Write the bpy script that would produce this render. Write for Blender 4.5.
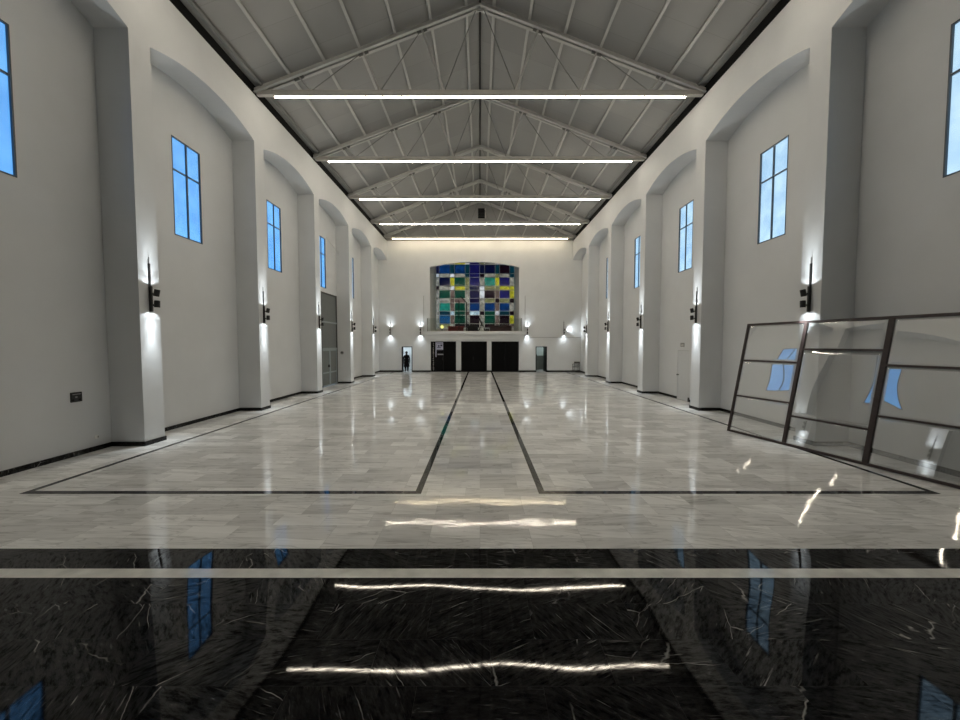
import bpy, bmesh, math, random
from mathutils import Vector, Matrix
random.seed(7)
PI = math.pi
SC = bpy.context.scene
COL = SC.collection
for _o in list(bpy.data.objects):
    bpy.data.objects.remove(_o)

# ------------------------------------------------------------------ camera
HC = 2.283
cam_d = bpy.data.cameras.new('camera')
cam_d.sensor_width = 36.0
cam_d.lens = 365.0 / 960.0 * 36.0
cam_d.clip_start = 0.02
cam_d.clip_end = 300
cam = bpy.data.objects.new('camera', cam_d)
cam.location = (0, 0, HC)
cam.rotation_euler = (math.radians(90 - 2.51), 0, 0)
COL.objects.link(cam)
SC.camera = cam

# ------------------------------------------------------------------ view / exposure
SC.view_settings.view_transform = 'Standard'
SC.view_settings.look = 'None'
SC.view_settings.gamma = 1
SC.view_settings.use_curve_mapping = False
SC.view_settings.exposure = 1.0

# light levels
LED = 27.0           # radiance of the long light lines
LED_COL = (1.0, 0.892, 0.725)
SPOT_W = 0.92        # wall light beams
SPOT_COL = (0.90, 0.97, 1.0)

# ------------------------------------------------------------------ world: dusk sky, deep blue on one side, paler on the other
world = bpy.data.worlds.new('world')
SC.world = world
world.use_nodes = True
nt = world.node_tree
nt.nodes.clear()
wo = nt.nodes.new('ShaderNodeOutputWorld')
bg = nt.nodes.new('ShaderNodeBackground')
tc = nt.nodes.new('ShaderNodeTexCoord')
sep = nt.nodes.new('ShaderNodeSeparateXYZ')
nt.links.new(tc.outputs['Generated'], sep.inputs[0])
rx = nt.nodes.new('ShaderNodeValToRGB')
mapx = nt.nodes.new('ShaderNodeMapRange')
mapx.inputs[1].default_value = -1
mapx.inputs[2].default_value = 1
nt.links.new(sep.outputs[0], mapx.inputs[0])
nt.links.new(mapx.outputs[0], rx.inputs[0])
cr = rx.color_ramp
cr.elements[0].position = 0.0
cr.elements[0].color = (0.10, 0.32, 0.66, 1)
cr.elements[1].position = 1.0
cr.elements[1].color = (0.42, 0.58, 0.68, 1)
for p, c in ((0.32, (0.105, 0.32, 0.64, 1)), (0.46, (0.35, 0.38, 0.40, 1)), (0.54, (0.35, 0.38, 0.40, 1)), (0.68, (0.28, 0.45, 0.60, 1))):
    e = cr.elements.new(p)
    e.color = c
# brighter low in the sky
hz = nt.nodes.new('ShaderNodeMapRange')
hz.inputs[1].default_value = 0.12
hz.inputs[2].default_value = 0.60
hz.inputs[3].default_value = 0.98
hz.inputs[4].default_value = 0.74
nt.links.new(sep.outputs[2], hz.inputs[0])
nt.links.new(rx.outputs[0], bg.inputs[0])
nt.links.new(hz.outputs[0], bg.inputs[1])
nt.links.new(bg.outputs[0], wo.inputs[0])


# ------------------------------------------------------------------ helpers
class MB:
    """collects shapes and links them as one mesh object"""
    def __init__(self):
        self.v, self.f, self.m = [], [], []

    def add(self, vs, fs, mi=0):
        b = len(self.v)
        self.v += [tuple(p) for p in vs]
        for f in fs:
            self.f.append([b + i for i in f])
            self.m.append(mi)

    def box(self, x0, y0, z0, x1, y1, z1, mi=0):
        x0, x1 = min(x0, x1), max(x0, x1)
        y0, y1 = min(y0, y1), max(y0, y1)
        z0, z1 = min(z0, z1), max(z0, z1)
        self.add([(x0, y0, z0), (x1, y0, z0), (x1, y1, z0), (x0, y1, z0), (x0, y0, z1), (x1, y0, z1), (x1, y1, z1), (x0, y1, z1)],
                 [(0, 3, 2, 1), (4, 5, 6, 7), (0, 1, 5, 4), (1, 2, 6, 5), (2, 3, 7, 6), (3, 0, 4, 7)], mi)

    def hexa(self, p, mi=0):
        """8 points: bottom ring 0-3, top ring 4-7"""
        self.add(p, [(0, 3, 2, 1), (4, 5, 6, 7), (0, 1, 5, 4), (1, 2, 6, 5), (2, 3, 7, 6), (3, 0, 4, 7)], mi)

    def bar(self, a, b, w, h, up=(0, 0, 1), mi=0):
        """a square bar from a to b, w across, h along 'up'"""
        a, b = Vector(a), Vector(b)
        d = (b - a).normalized()
        u = Vector(up)
        s = d.cross(u)
        if s.length < 1e-5:
            s = d.cross(Vector((1, 0, 0)))
        s.normalize()
        u = s.cross(d).normalized()
        s *= w / 2
        u *= h / 2
        self.hexa([a - s - u, a + s - u, b + s - u, b - s - u, a - s + u, a + s + u, b + s + u, b - s + u], mi)

    def tube(self, a, b, r0, r1=None, n=12, mi=0):
        a, b = Vector(a), Vector(b)
        r1 = r0 if r1 is None else r1
        d = (b - a).normalized()
        s = d.cross(Vector((0, 0, 1)))
        if s.length < 1e-4:
            s = Vector((1, 0, 0))
        s.normalize()
        u = d.cross(s)
        vs = []
        for p, r in ((a, r0), (b, r1)):
            for i in range(n):
                t = 2 * PI * i / n
                vs.append(p + (s * math.cos(t) + u * math.sin(t)) * r)
        fs = [(i, (i + 1) % n, n + (i + 1) % n, n + i) for i in range(n)]
        fs += [tuple(range(n))[::-1], tuple(range(n, 2 * n))]
        self.add(vs, fs, mi)

    def prism(self, poly, axis, a, b, mi=0):
        """poly of 2D points extruded along axis ('x': points are (y,z); 'y': points are (x,z))"""
        n = len(poly)
        if axis == 'x':
            vs = [(a, p[0], p[1]) for p in poly] + [(b, p[0], p[1]) for p in poly]
        elif axis == 'y':
            vs = [(p[0], a, p[1]) for p in poly] + [(p[0], b, p[1]) for p in poly]
        else:
            vs = [(p[0], p[1], a) for p in poly] + [(p[0], p[1], b) for p in poly]
        fs = [(i, (i + 1) % n, n + (i + 1) % n, n + i) for i in range(n)]
        fs += [tuple(range(n))[::-1], tuple(range(n, 2 * n))]
        self.add(vs, fs, mi)

    def lathe(self, prof, c=(0, 0, 0), n=20, mi=0):
        vs, fs = [], []
        for r, z in prof:
            for i in range(n):
                t = 2 * PI * i / n
                vs.append((c[0] + r * math.cos(t), c[1] + r * math.sin(t), c[2] + z))
        for k in range(len(prof) - 1):
            for i in range(n):
                fs.append((k * n + i, k * n + (i + 1) % n, (k + 1) * n + (i + 1) % n, (k + 1) * n + i))
        fs.append(tuple(range(n))[::-1])
        fs.append(tuple(range((len(prof) - 1) * n, len(prof) * n)))
        self.add(vs, fs, mi)

    def build(self, name, mats, parent=None, bevel=0.0, smooth=False, loc=None):
        me = bpy.data.meshes.new(name)
        me.from_pydata(self.v, [], self.f)
        bm = bmesh.new()
        bm.from_mesh(me)
        bmesh.ops.recalc_face_normals(bm, faces=bm.faces)
        bm.to_mesh(me)
        bm.free()
        if not isinstance(mats, (list, tuple)):
            mats = [mats]
        for m in mats:
            me.materials.append(m)
        for p, mi in zip(me.polygons, self.m):
            p.material_index = mi
            p.use_smooth = smooth
        o = bpy.data.objects.new(name, me)
        COL.objects.link(o)
        if parent is not None:
            o.parent = parent
        if loc is not None:
            o.location = loc
        if bevel:
            md = o.modifiers.new('bevel', 'BEVEL')
            md.width = bevel
            md.segments = 2
            md.limit_method = 'ANGLE'
            md.harden_normals = False
        return o


def empty(name, loc, rz=0.0):
    o = bpy.data.objects.new(name, None)
    o.location = loc
    o.rotation_euler = (0, 0, rz)
    o.empty_display_size = 0.1
    COL.objects.link(o)
    return o


def tag(o, label=None, cat=None, group=None, kind=None):
    if label:
        o['label'] = label
    if cat:
        o['category'] = cat
    if group:
        o['group'] = group
    if kind:
        o['kind'] = kind
    return o


def copy_tree(o, parent=None):
    c = o.copy()
    COL.objects.link(c)
    if parent is not None:
        c.parent = parent
    for ch in [x for x in COL.objects if x.parent == o]:
        copy_tree(ch, c)
    return c


# ------------------------------------------------------------------ materials
def new_mat(name):
    m = bpy.data.materials.new(name)
    m.use_nodes = True
    t = m.node_tree
    b = t.nodes['Principled BSDF']
    return m, t, b


def N(t, kind, **kw):
    n = t.nodes.new(kind)
    for k, v in kw.items():
        setattr(n, k, v)
    return n


def plain(name, col, rough=0.5, metal=0.0, var=0.06, scale=9.0, bump=0.0, bscale=60.0, spec=0.5):
    """a procedural surface: colour broken up by soft noise, optional fine bump"""
    m, t, b = new_mat(name)
    co = N(t, 'ShaderNodeTexCoord')
    no = N(t, 'ShaderNodeTexNoise')
    no.inputs['Scale'].default_value = scale
    no.inputs['Detail'].default_value = 4
    t.links.new(co.outputs['Object'], no.inputs['Vector'])
    rp = N(t, 'ShaderNodeValToRGB')
    rp.color_ramp.elements[0].position = 0.3
    rp.color_ramp.elements[1].position = 0.7
    rp.color_ramp.elements[0].color = (*[c * (1 - var) for c in col], 1)
    rp.color_ramp.elements[1].color = (*[min(1, c * (1 + var)) for c in col], 1)
    t.links.new(no.outputs['Fac'], rp.inputs[0])
    t.links.new(rp.outputs[0], b.inputs['Base Color'])
    b.inputs['Roughness'].default_value = rough
    b.inputs['Metallic'].default_value = metal
    b.inputs['Specular IOR Level'].default_value = spec
    if bump:
        n2 = N(t, 'ShaderNodeTexNoise')
        n2.inputs['Scale'].default_value = bscale
        n2.inputs['Detail'].default_value = 3
        t.links.new(co.outputs['Object'], n2.inputs['Vector'])
        bu = N(t, 'ShaderNodeBump')
        bu.inputs['Strength'].default_value = bump
        bu.inputs['Distance'].default_value = 0.01
        t.links.new(n2.outputs['Fac'], bu.inputs['Height'])
        t.links.new(bu.outputs[0], b.inputs['Normal'])
    return m


def emit(name, col, strength):
    m = bpy.data.materials.new(name)
    m.use_nodes = True
    t = m.node_tree
    t.nodes.clear()
    o = N(t, 'ShaderNodeOutputMaterial')
    e = N(t, 'ShaderNodeEmission')
    e.inputs[0].default_value = (*col, 1)
    e.inputs[1].default_value = strength
    t.links.new(e.outputs[0], o.inputs[0])
    return m


def clear_glass(name, tint, refl=0.0, gloss_col=(1, 1, 1)):
    """thin clear pane: straight-through tint plus a mirror layer on its outward faces"""
    m = bpy.data.materials.new(name)
    m.use_nodes = True
    t = m.node_tree
    t.nodes.clear()
    o = N(t, 'ShaderNodeOutputMaterial')
    tr = N(t, 'ShaderNodeBsdfTransparent')
    tr.inputs[0].default_value = (*tint, 1)
    gl = N(t, 'ShaderNodeBsdfGlossy')
    gl.inputs['Color'].default_value = (*gloss_col, 1)
    gl.inputs['Roughness'].default_value = 0.0
    fr = N(t, 'ShaderNodeFresnel')
    fr.inputs[0].default_value = 1.45
    mr = N(t, 'ShaderNodeMapRange')
    mr.inputs[3].default_value = refl
    mr.inputs[4].default_value = 1.0
    t.links.new(fr.outputs[0], mr.inputs[0])
    ge = N(t, 'ShaderNodeNewGeometry')
    iv = N(t, 'ShaderNodeMath', operation='SUBTRACT')
    iv.inputs[0].default_value = 1.0
    t.links.new(ge.outputs['Backfacing'], iv.inputs[1])
    mu = N(t, 'ShaderNodeMath', operation='MULTIPLY')
    t.links.new(mr.outputs[0], mu.inputs[0])
    t.links.new(iv.outputs[0], mu.inputs[1])
    mx = N(t, 'ShaderNodeMixShader')
    t.links.new(mu.outputs[0], mx.inputs[0])
    t.links.new(tr.outputs[0], mx.inputs[1])
    t.links.new(gl.outputs[0], mx.inputs[2])
    t.links.new(mx.outputs[0], o.inputs[0])
    return m


def frosted(name):
    m = bpy.data.materials.new(name)
    m.use_nodes = True
    t = m.node_tree
    t.nodes.clear()
    o = N(t, 'ShaderNodeOutputMaterial')
    tr = N(t, 'ShaderNodeBsdfTransparent')
    co = N(t, 'ShaderNodeTexCoord')
    no = N(t, 'ShaderNodeTexNoise')
    no.inputs['Scale'].default_value = 1.6
    t.links.new(co.outputs['Object'], no.inputs['Vector'])
    rp = N(t, 'ShaderNodeValToRGB')
    rp.color_ramp.elements[0].position = 0.35
    rp.color_ramp.elements[0].color = (0.86, 0.90, 0.95, 1)
    rp.color_ramp.elements[1].position = 0.65
    rp.color_ramp.elements[1].color = (1, 1, 1, 1)
    t.links.new(no.outputs['Fac'], rp.inputs[0])
    t.links.new(rp.outputs[0], tr.inputs[0])
    gl = N(t, 'ShaderNodeBsdfGlossy')
    gl.inputs['Roughness'].default_value = 0.45
    mx = N(t, 'ShaderNodeMixShader')
    mx.inputs[0].default_value = 0.04
    t.links.new(tr.outputs[0], mx.inputs[1])
    t.links.new(gl.outputs[0], mx.inputs[2])
    t.links.new(mx.outputs[0], o.inputs[0])
    return m


def marble_floor():
    m, t, b = new_mat('white_marble_tiles')
    L = t.links.new
    co = N(t, 'ShaderNodeTexCoord')
    br = N(t, 'ShaderNodeTexBrick')
    br.offset = 0.37
    br.offset_frequency = 3
    br.inputs['Color1'].default_value = (0, 0, 0, 1)
    br.inputs['Color2'].default_value = (1, 1, 1, 1)
    br.inputs['Mortar'].default_value = (0.5, 0.5, 0.5, 1)
    br.inputs['Scale'].default_value = 1
    br.inputs['Mortar Size'].default_value = 0.0016
    br.inputs['Mortar Smooth'].default_value = 0.2
    br.inputs['Bias'].default_value = 0
    br.inputs['Brick Width'].default_value = 0.60
    br.inputs['Row Height'].default_value = 0.30
    L(co.outputs['Object'], br.inputs['Vector'])
    sp = N(t, 'ShaderNodeSeparateXYZ')
    L(co.outputs['Object'], sp.inputs[0])
    rb = N(t, 'ShaderNodeSeparateColor')
    L(br.outputs['Color'], rb.inputs[0])
    # veins lean differently from tile to tile, more on the right of the hall
    ln = N(t, 'ShaderNodeMapRange')
    ln.inputs[1].default_value = -1.0
    ln.inputs[2].default_value = 3.0
    ln.inputs[3].default_value = 0.10
    ln.inputs[4].default_value = 0.55
    L(sp.outputs[0], ln.inputs[0])
    rc = N(t, 'ShaderNodeMath', operation='SUBTRACT')
    L(rb.outputs[0], rc.inputs[0])
    rc.inputs[1].default_value = 0.35
    sk = N(t, 'ShaderNodeMath', operation='MULTIPLY')
    L(ln.outputs[0], sk.inputs[0])
    L(rc.outputs[0], sk.inputs[1])
    sx = N(t, 'ShaderNodeMath', operation='MULTIPLY_ADD')
    L(sp.outputs[0], sx.inputs[0])
    L(sk.outputs[0], sx.inputs[1])
    L(sp.outputs[1], sx.inputs[2])
    xs = N(t, 'ShaderNodeMath', operation='MULTIPLY')
    L(sp.outputs[0], xs.inputs[0])
    xs.inputs[1].default_value = 1.0
    ys = N(t, 'ShaderNodeMath', operation='MULTIPLY')
    L(sx.outputs[0], ys.inputs[0])
    ys.inputs[1].default_value = 9.0
    cb = N(t, 'ShaderNodeCombineXYZ')
    L(xs.outputs[0], cb.inputs[0])
    L(ys.outputs[0], cb.inputs[1])
    wv = N(t, 'ShaderNodeMath', operation='MULTIPLY')
    L(rb.outputs[0], wv.inputs[0])
    wv.inputs[1].default_value = 37.0
    n1 = N(t, 'ShaderNodeTexNoise', noise_dimensions='4D')
    n1.inputs['Scale'].default_value = 1.0
    n1.inputs['Detail'].default_value = 5
    n1.inputs['Roughness'].default_value = 0.62
    n1.inputs['Distortion'].default_value = 0.6
    L(cb.outputs[0], n1.inputs['Vector'])
    L(wv.outputs[0], n1.inputs['W'])
    rp = N(t, 'ShaderNodeValToRGB')
    rp.color_ramp.elements[0].position = 0.30
    rp.color_ramp.elements[0].color = (0.58, 0.585, 0.58, 1)
    rp.color_ramp.elements[1].position = 0.66
    rp.color_ramp.elements[1].color = (0.93, 0.935, 0.93, 1)
    e = rp.color_ramp.elements.new(0.46)
    e.color = (0.83, 0.835, 0.825, 1)
    L(n1.outputs['Fac'], rp.inputs[0])
    # thin dark veins
    n2 = N(t, 'ShaderNodeTexNoise', noise_dimensions='4D')
    n2.inputs['Scale'].default_value = 0.8
    n2.inputs['Detail'].default_value = 3
    n2.inputs['Distortion'].default_value = 1.2
    L(cb.outputs[0], n2.inputs['Vector'])
    L(wv.outputs[0], n2.inputs['W'])
    ab = N(t, 'ShaderNodeMath', operation='SUBTRACT')
    L(n2.outputs['Fac'], ab.inputs[0])
    ab.inputs[1].default_value = 0.5
    aa = N(t, 'ShaderNodeMath', operation='ABSOLUTE')
    L(ab.outputs[0], aa.inputs[0])
    vr = N(t, 'ShaderNodeMapRange')
    vr.inputs[1].default_value = 0.0
    vr.inputs[2].default_value = 0.022
    vr.inputs[3].default_value = 0.72
    vr.inputs[4].default_value = 1.0
    L(aa.outputs[0], vr.inputs[0])
    # tile to tile tone
    tn = N(t, 'ShaderNodeMapRange')
    tn.inputs[3].default_value = 0.78
    tn.inputs[4].default_value = 1.10
    L(rb.outputs[0], tn.inputs[0])
    m1 = N(t, 'ShaderNodeMath', operation='MULTIPLY')
    L(vr.outputs[0], m1.inputs[0])
    L(tn.outputs[0], m1.inputs[1])
    mj = N(t, 'ShaderNodeMapRange')
    mj.inputs[3].default_value = 1.0
    mj.inputs[4].default_value = 0.62
    L(br.outputs['Fac'], mj.inputs[0])
    m2 = N(t, 'ShaderNodeMath', operation='MULTIPLY')
    L(m1.outputs[0], m2.inputs[0])
    L(mj.outputs[0], m2.inputs[1])
    vm = N(t, 'ShaderNodeVectorMath', operation='SCALE')
    L(rp.outputs[0], vm.inputs[0])
    L(m2.outputs[0], vm.inputs['Scale'])
    L(vm.outputs[0], b.inputs['Base Color'])
    b.inputs['Roughness'].default_value = 0.045
    b.inputs['Specular IOR Level'].default_value = 0.42
    # polished but not quite flat
    n3 = N(t, 'ShaderNodeTexNoise')
    n3.inputs['Scale'].default_value = 1.7
    n3.inputs['Detail'].default_value = 1
    L(co.outputs['Object'], n3.inputs['Vector'])
    n4 = N(t, 'ShaderNodeTexNoise')
    n4.inputs['Scale'].default_value = 9
    n4.inputs['Detail'].default_value = 2
    L(co.outputs['Object'], n4.inputs['Vector'])
    mm = N(t, 'ShaderNodeMath', operation='MULTIPLY_ADD')
    L(n4.outputs['Fac'], mm.inputs[0])
    mm.inputs[1].default_value = 0.16
    L(n3.outputs['Fac'], mm.inputs[2])
    bu = N(t, 'ShaderNodeBump')
    bu.inputs['Strength'].default_value = 1.0
    bu.inputs['Distance'].default_value = 0.0025
    L(mm.outputs[0], bu.inputs['Height'])
    L(bu.outputs[0], b.inputs['Normal'])
    return m


def black_marble(name='black_marble', tiles=True):
    m, t, b = new_mat(name)
    L = t.links.new
    co = N(t, 'ShaderNodeTexCoord')
    mp = N(t, 'ShaderNodeMapping')
    mp.inputs['Location'].default_value = (0.31, -0.012, 0)
    L(co.outputs['Object'], mp.inputs[0])
    br = N(t, 'ShaderNodeTexBrick')
    br.offset = 0.41
    br.offset_frequency = 3
    br.inputs['Color1'].default_value = (0, 0, 0, 1)
    br.inputs['Color2'].default_value = (1, 1, 1, 1)
    br.inputs['Mortar'].default_value = (0.5, 0.5, 0.5, 1)
    br.inputs['Scale'].default_value = 1
    br.inputs['Mortar Size'].default_value = 0.0009
    br.inputs['Brick Width'].default_value = 0.62
    br.inputs['Row Height'].default_value = 0.285
    L(mp.outputs[0], br.inputs['Vector'])
    rb = N(t, 'ShaderNodeSeparateColor')
    L(br.outputs['Color'], rb.inputs[0])
    wv = N(t, 'ShaderNodeMath', operation='MULTIPLY')
    L(rb.outputs[0], wv.inputs[0])
    wv.inputs[1].default_value = 23.0
    # per-tile turn of the vein direction
    an = N(t, 'ShaderNodeMapRange')
    an.inputs[3].default_value = -1.3
    an.inputs[4].default_value = 1.3
    L(rb.outputs[0], an.inputs[0])
    ro = N(t, 'ShaderNodeVectorRotate', rotation_type='Z_AXIS')
    L(co.outputs['Object'], ro.inputs['Vector'])
    L(an.outputs[0], ro.inputs['Angle'])
    m2 = N(t, 'ShaderNodeMapping')
    m2.inputs['Scale'].default_value = (8.0, 30.0, 8.0)
    L(ro.outputs[0], m2.inputs[0])
    n1 = N(t, 'ShaderNodeTexNoise', noise_dimensions='4D')
    n1.inputs['Scale'].default_value = 1.6
    n1.inputs['Detail'].default_value = 7
    n1.inputs['Roughness'].default_value = 0.7
    n1.inputs['Distortion'].default_value = 0.25
    L(m2.outputs[0], n1.inputs['Vector'])
    L(wv.outputs[0], n1.inputs['W'])
    rp = N(t, 'ShaderNodeValToRGB')
    rp.color_ramp.elements[0].position = 0.40
    rp.color_ramp.elements[0].color = (0.003, 0.003, 0.0035, 1)
    rp.color_ramp.elements[1].position = 0.80
    rp.color_ramp.elements[1].color = (0.13, 0.128, 0.125, 1)
    e = rp.color_ramp.elements.new(0.60)
    e.color = (0.0075, 0.0074, 0.0076, 1)
    L(n1.outputs['Fac'], rp.inputs[0])
    # sparse white cracks
    m3 = N(t, 'ShaderNodeMapping')
    m3.inputs['Scale'].default_value = (0.5, 1.5, 1.5)
    L(ro.outputs[0], m3.inputs[0])
    ns = N(t, 'ShaderNodeTexNoise')
    ns.inputs['Scale'].default_value = 6
    ns.inputs['Detail'].default_value = 3
    L(co.outputs['Object'], ns.inputs['Vector'])
    av = N(t, 'ShaderNodeVectorMath', operation='MULTIPLY_ADD')
    L(ns.outputs['Color'], av.inputs[0])
    av.inputs[1].default_value = (0.07, 0.07, 0.07)
    L(m3.outputs[0], av.inputs[2])
    vo = N(t, 'ShaderNodeTexVoronoi', feature='DISTANCE_TO_EDGE')
    vo.inputs['Scale'].default_value = 1.9
    L(av.outputs[0], vo.inputs['Vector'])
    lt = N(t, 'ShaderNodeMapRange')
    lt.inputs[1].default_value = 0.001
    lt.inputs[2].default_value = 0.007
    lt.inputs[3].default_value = 1.0
    lt.inputs[4].default_value = 0.0
    L(vo.outputs['Distance'], lt.inputs[0])
    mk = N(t, 'ShaderNodeTexNoise')
    mk.inputs['Scale'].default_value = 3.2
    mk.inputs['Detail'].default_value = 3
    L(co.outputs['Object'], mk.inputs['Vector'])
    mr = N(t, 'ShaderNodeMapRange')
    mr.inputs[1].default_value = 0.48
    mr.inputs[2].default_value = 0.62
    L(mk.outputs['Fac'], mr.inputs[0])
    # short straight scratches, gathered in patches
    m5 = N(t, 'ShaderNodeMapping')
    m5.inputs['Scale'].default_value = (5.0, 75.0, 5.0)
    L(ro.outputs[0], m5.inputs[0])
    n5 = N(t, 'ShaderNodeTexNoise', noise_dimensions='4D')
    n5.inputs['Scale'].default_value = 1.0
    n5.inputs['Detail'].default_value = 2
    L(m5.outputs[0], n5.inputs['Vector'])
    L(wv.outputs[0], n5.inputs['W'])
    s5 = N(t, 'ShaderNodeMapRange')
    s5.inputs[1].default_value = 0.63
    s5.inputs[2].default_value = 0.72
    L(n5.outputs['Fac'], s5.inputs[0])
    c5 = N(t, 'ShaderNodeMath', operation='MULTIPLY')
    L(s5.outputs[0], c5.inputs[0])
    mr5 = N(t, 'ShaderNodeMapRange')
    mr5.inputs[1].default_value = 0.50
    mr5.inputs[2].default_value = 0.66
    mr5.inputs[3].default_value = 0.12
    L(mk.outputs['Fac'], mr5.inputs[0])
    L(mr5.outputs[0], c5.inputs[1])
    cv = N(t, 'ShaderNodeMath', operation='MULTIPLY')
    L(lt.outputs[0], cv.inputs[0])
    L(mr.outputs[0], cv.inputs[1])
    cm = N(t, 'ShaderNodeMath', operation='MAXIMUM')
    L(c5.outputs[0], cm.inputs[0])
    L(cv.outputs[0], cm.inputs[1])
    mx = N(t, 'ShaderNodeMix', data_type='RGBA')
    L(cm.outputs[0], mx.inputs[0])
    L(rp.outputs[0], mx.inputs[6])
    mx.inputs[7].default_value = (0.30, 0.30, 0.29, 1)
    col = mx.outputs[2]
    if tiles:
        mj = N(t, 'ShaderNodeMix', data_type='RGBA')
        L(br.outputs['Fac'], mj.inputs[0])
        L(col, mj.inputs[6])
        mj.inputs[7].default_value = (0.03, 0.03, 0.03, 1)
        col = mj.outputs[2]
    L(col, b.inputs['Base Color'])
    b.inputs['Roughness'].default_value = 0.03
    sr = N(t, 'ShaderNodeMapRange')
    sr.inputs[1].default_value = 0.40
    sr.inputs[2].default_value = 0.58
    sr.inputs[3].default_value = 0.05
    sr.inputs[4].default_value = 0.42
    L(n1.outputs['Fac'], sr.inputs[0])
    L(sr.outputs[0], b.inputs['Specular IOR Level'])
    n3 = N(t, 'ShaderNodeTexNoise')
    n3.inputs['Scale'].default_value = 1.5
    n3.inputs['Detail'].default_value = 0
    L(co.outputs['Object'], n3.inputs['Vector'])
    ad = N(t, 'ShaderNodeMath', operation='MULTIPLY_ADD')
    L(n1.outputs['Fac'], ad.inputs[0])
    ad.inputs[1].default_value = 0.004
    L(n3.outputs['Fac'], ad.inputs[2])
    bu = N(t, 'ShaderNodeBump')
    bu.inputs['Strength'].default_value = 1.0
    bu.inputs['Distance'].default_value = 0.006
    L(ad.outputs[0], bu.inputs['Height'])
    L(bu.outputs[0], b.inputs['Normal'])
    return m


def roof_sheet():
    m, t, b = new_mat('grey_roof_sheet')
    L = t.links.new
    co = N(t, 'ShaderNodeTexCoord')
    br = N(t, 'ShaderNodeTexBrick')
    br.offset = 0.0
    br.inputs['Color1'].default_value = (0.30, 0.30, 0.29, 1)
    br.inputs['Color2'].default_value = (0.325, 0.325, 0.315, 1)
    br.inputs['Mortar'].default_value = (0.25, 0.25, 0.24, 1)
    br.inputs['Scale'].default_value = 1
    br.inputs['Mortar Size'].default_value = 0.006
    br.inputs['Brick Width'].default_value = 9.0
    br.inputs['Row Height'].default_value = 1.1
    L(co.outputs['Object'], br.inputs['Vector'])
    L(br.outputs['Color'], b.inputs['Base Color'])
    b.inputs['Roughness'].default_value = 0.55
    return m


M_WALL = plain('white_plaster', (0.655, 0.672, 0.685), 0.85, var=0.025, scale=1.3, bump=0.12, bscale=30)
M_FLOOR = marble_floor()
M_BLACK = black_marble()
M_INLAY = black_marble('dark_inlay_marble', False)
M_STRIPE = plain('pale_marble_strip', (0.82, 0.82, 0.79), 0.08, var=0.15, scale=7)
M_ROOF = roof_sheet()
M_STEEL = plain('light_grey_painted_steel', (0.53, 0.53, 0.51), 0.5, var=0.05)
M_STEEL_D = plain('grey_painted_steel', (0.21, 0.21, 0.20), 0.55, var=0.05)
M_TIE = plain('taupe_painted_steel', (0.50, 0.48, 0.44), 0.5, var=0.04)
M_BLK = plain('black_metal', (0.010, 0.010, 0.011), 0.4, var=0.1)
M_MATT = plain('matt_black', (0.006, 0.006, 0.006), 0.8, var=0.1, spec=0.2)
M_WFRAME = plain('blue_grey_window_frame', (0.035, 0.06, 0.085), 0.4)
M_PANE = frosted('window_glass')
M_LED = emit('light_line_diffuser', LED_COL, LED)
M_LED_W = emit('dim_light_line_diffuser', (1.0, 0.82, 0.54), LED * 0.58)
M_RUST = plain('brown_black_iron', (0.036, 0.022, 0.020), 0.45, var=0.25, scale=20)
M_BIGGLASS = clear_glass('reflective_glass', (0.94, 0.95, 0.95), 0.33)
M_RAILGLASS = clear_glass('railing_glass', (0.90, 0.92, 0.91), 0.01)
M_GDOOR = plain('blue_grey_metal_door', (0.155, 0.168, 0.168), 0.5, var=0.05)
M_GDOOR_L = plain('pale_blue_grey_metal', (0.30, 0.345, 0.36), 0.5, var=0.05)
M_BDOOR = plain('black_door_paint', (0.003, 0.003, 0.0035), 0.35, spec=0.12)
M_WDOOR = plain('white_door_paint', (0.62, 0.64, 0.655), 0.6, var=0.02)
M_WHITE = plain('white_plastic', (0.75, 0.75, 0.73), 0.5)
M_GREYP = plain('grey_plastic', (0.28, 0.28, 0.28), 0.5)

# ------------------------------------------------------------------ dimensions
XP, XR, XO = 7.50, 8.24, 8.31       # pillar face, recess wall face, outer wall face
YB, YF = 29.80, -4.0                # back wall face, front wall face
PIER = [-0.36, 3.99, 8.34, 12.69, 17.04, 21.39, 25.74]
PW = 0.26                            # half pillar width
Z_SPRING, Z_APEX, Z_EAVE = 9.02, 9.40, 10.57
ZR0, SLOPE = 13.49, 0.369            # rafter underside at the ridge, fall per metre


def zr(x):
    return ZR0 - SLOPE * abs(x)


# ------------------------------------------------------------------ floor and platform
mb = MB()
mb.box(-8.7, YF - 0.3, -0.25, 8.7, 34.2, 0)
floor = tag(mb.build('floor', M_FLOOR), kind='structure')
IN = 0.0015


def inlay(name, x0, y0, x1, y1):
    b_ = MB()
    b_.box(x0, y0, -0.002, x1, y1, IN)
    b_.build(name, M_INLAY, floor)


inlay('inlay_strip', -7.03, 5.47, -0.90, 5.58)
inlay('inlay_strip', 0.90, 5.47, 7.03, 5.58)
inlay('inlay_strip', -7.03, 5.58, -6.93, 29.3)
inlay('inlay_strip', 6.93, 5.58, 7.03, 29.3)
inlay('inlay_strip', -1.00, 5.58, -0.90, YB)
inlay('inlay_strip', 0.90, 5.58, 1.00, YB)

ZP = 0.603
mb = MB()
mb.box(-7.45, YF + 0.02, 0, 7.45, 2.93, ZP)
mb.box(-7.45, 2.93, 0, 7.45, 3.20, 0.38)
mb.box(-7.45, 3.20, 0, 7.45, 3.47, 0.19)
plat = tag(mb.build('floor_platform', M_BLACK), kind='structure')
mb = MB()
mb.box(-7.45, 2.555, ZP - 0.01, 7.45, 2.66, ZP + 0.0012)
mb.build('inlay_strip', M_STRIPE, plat)


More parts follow.
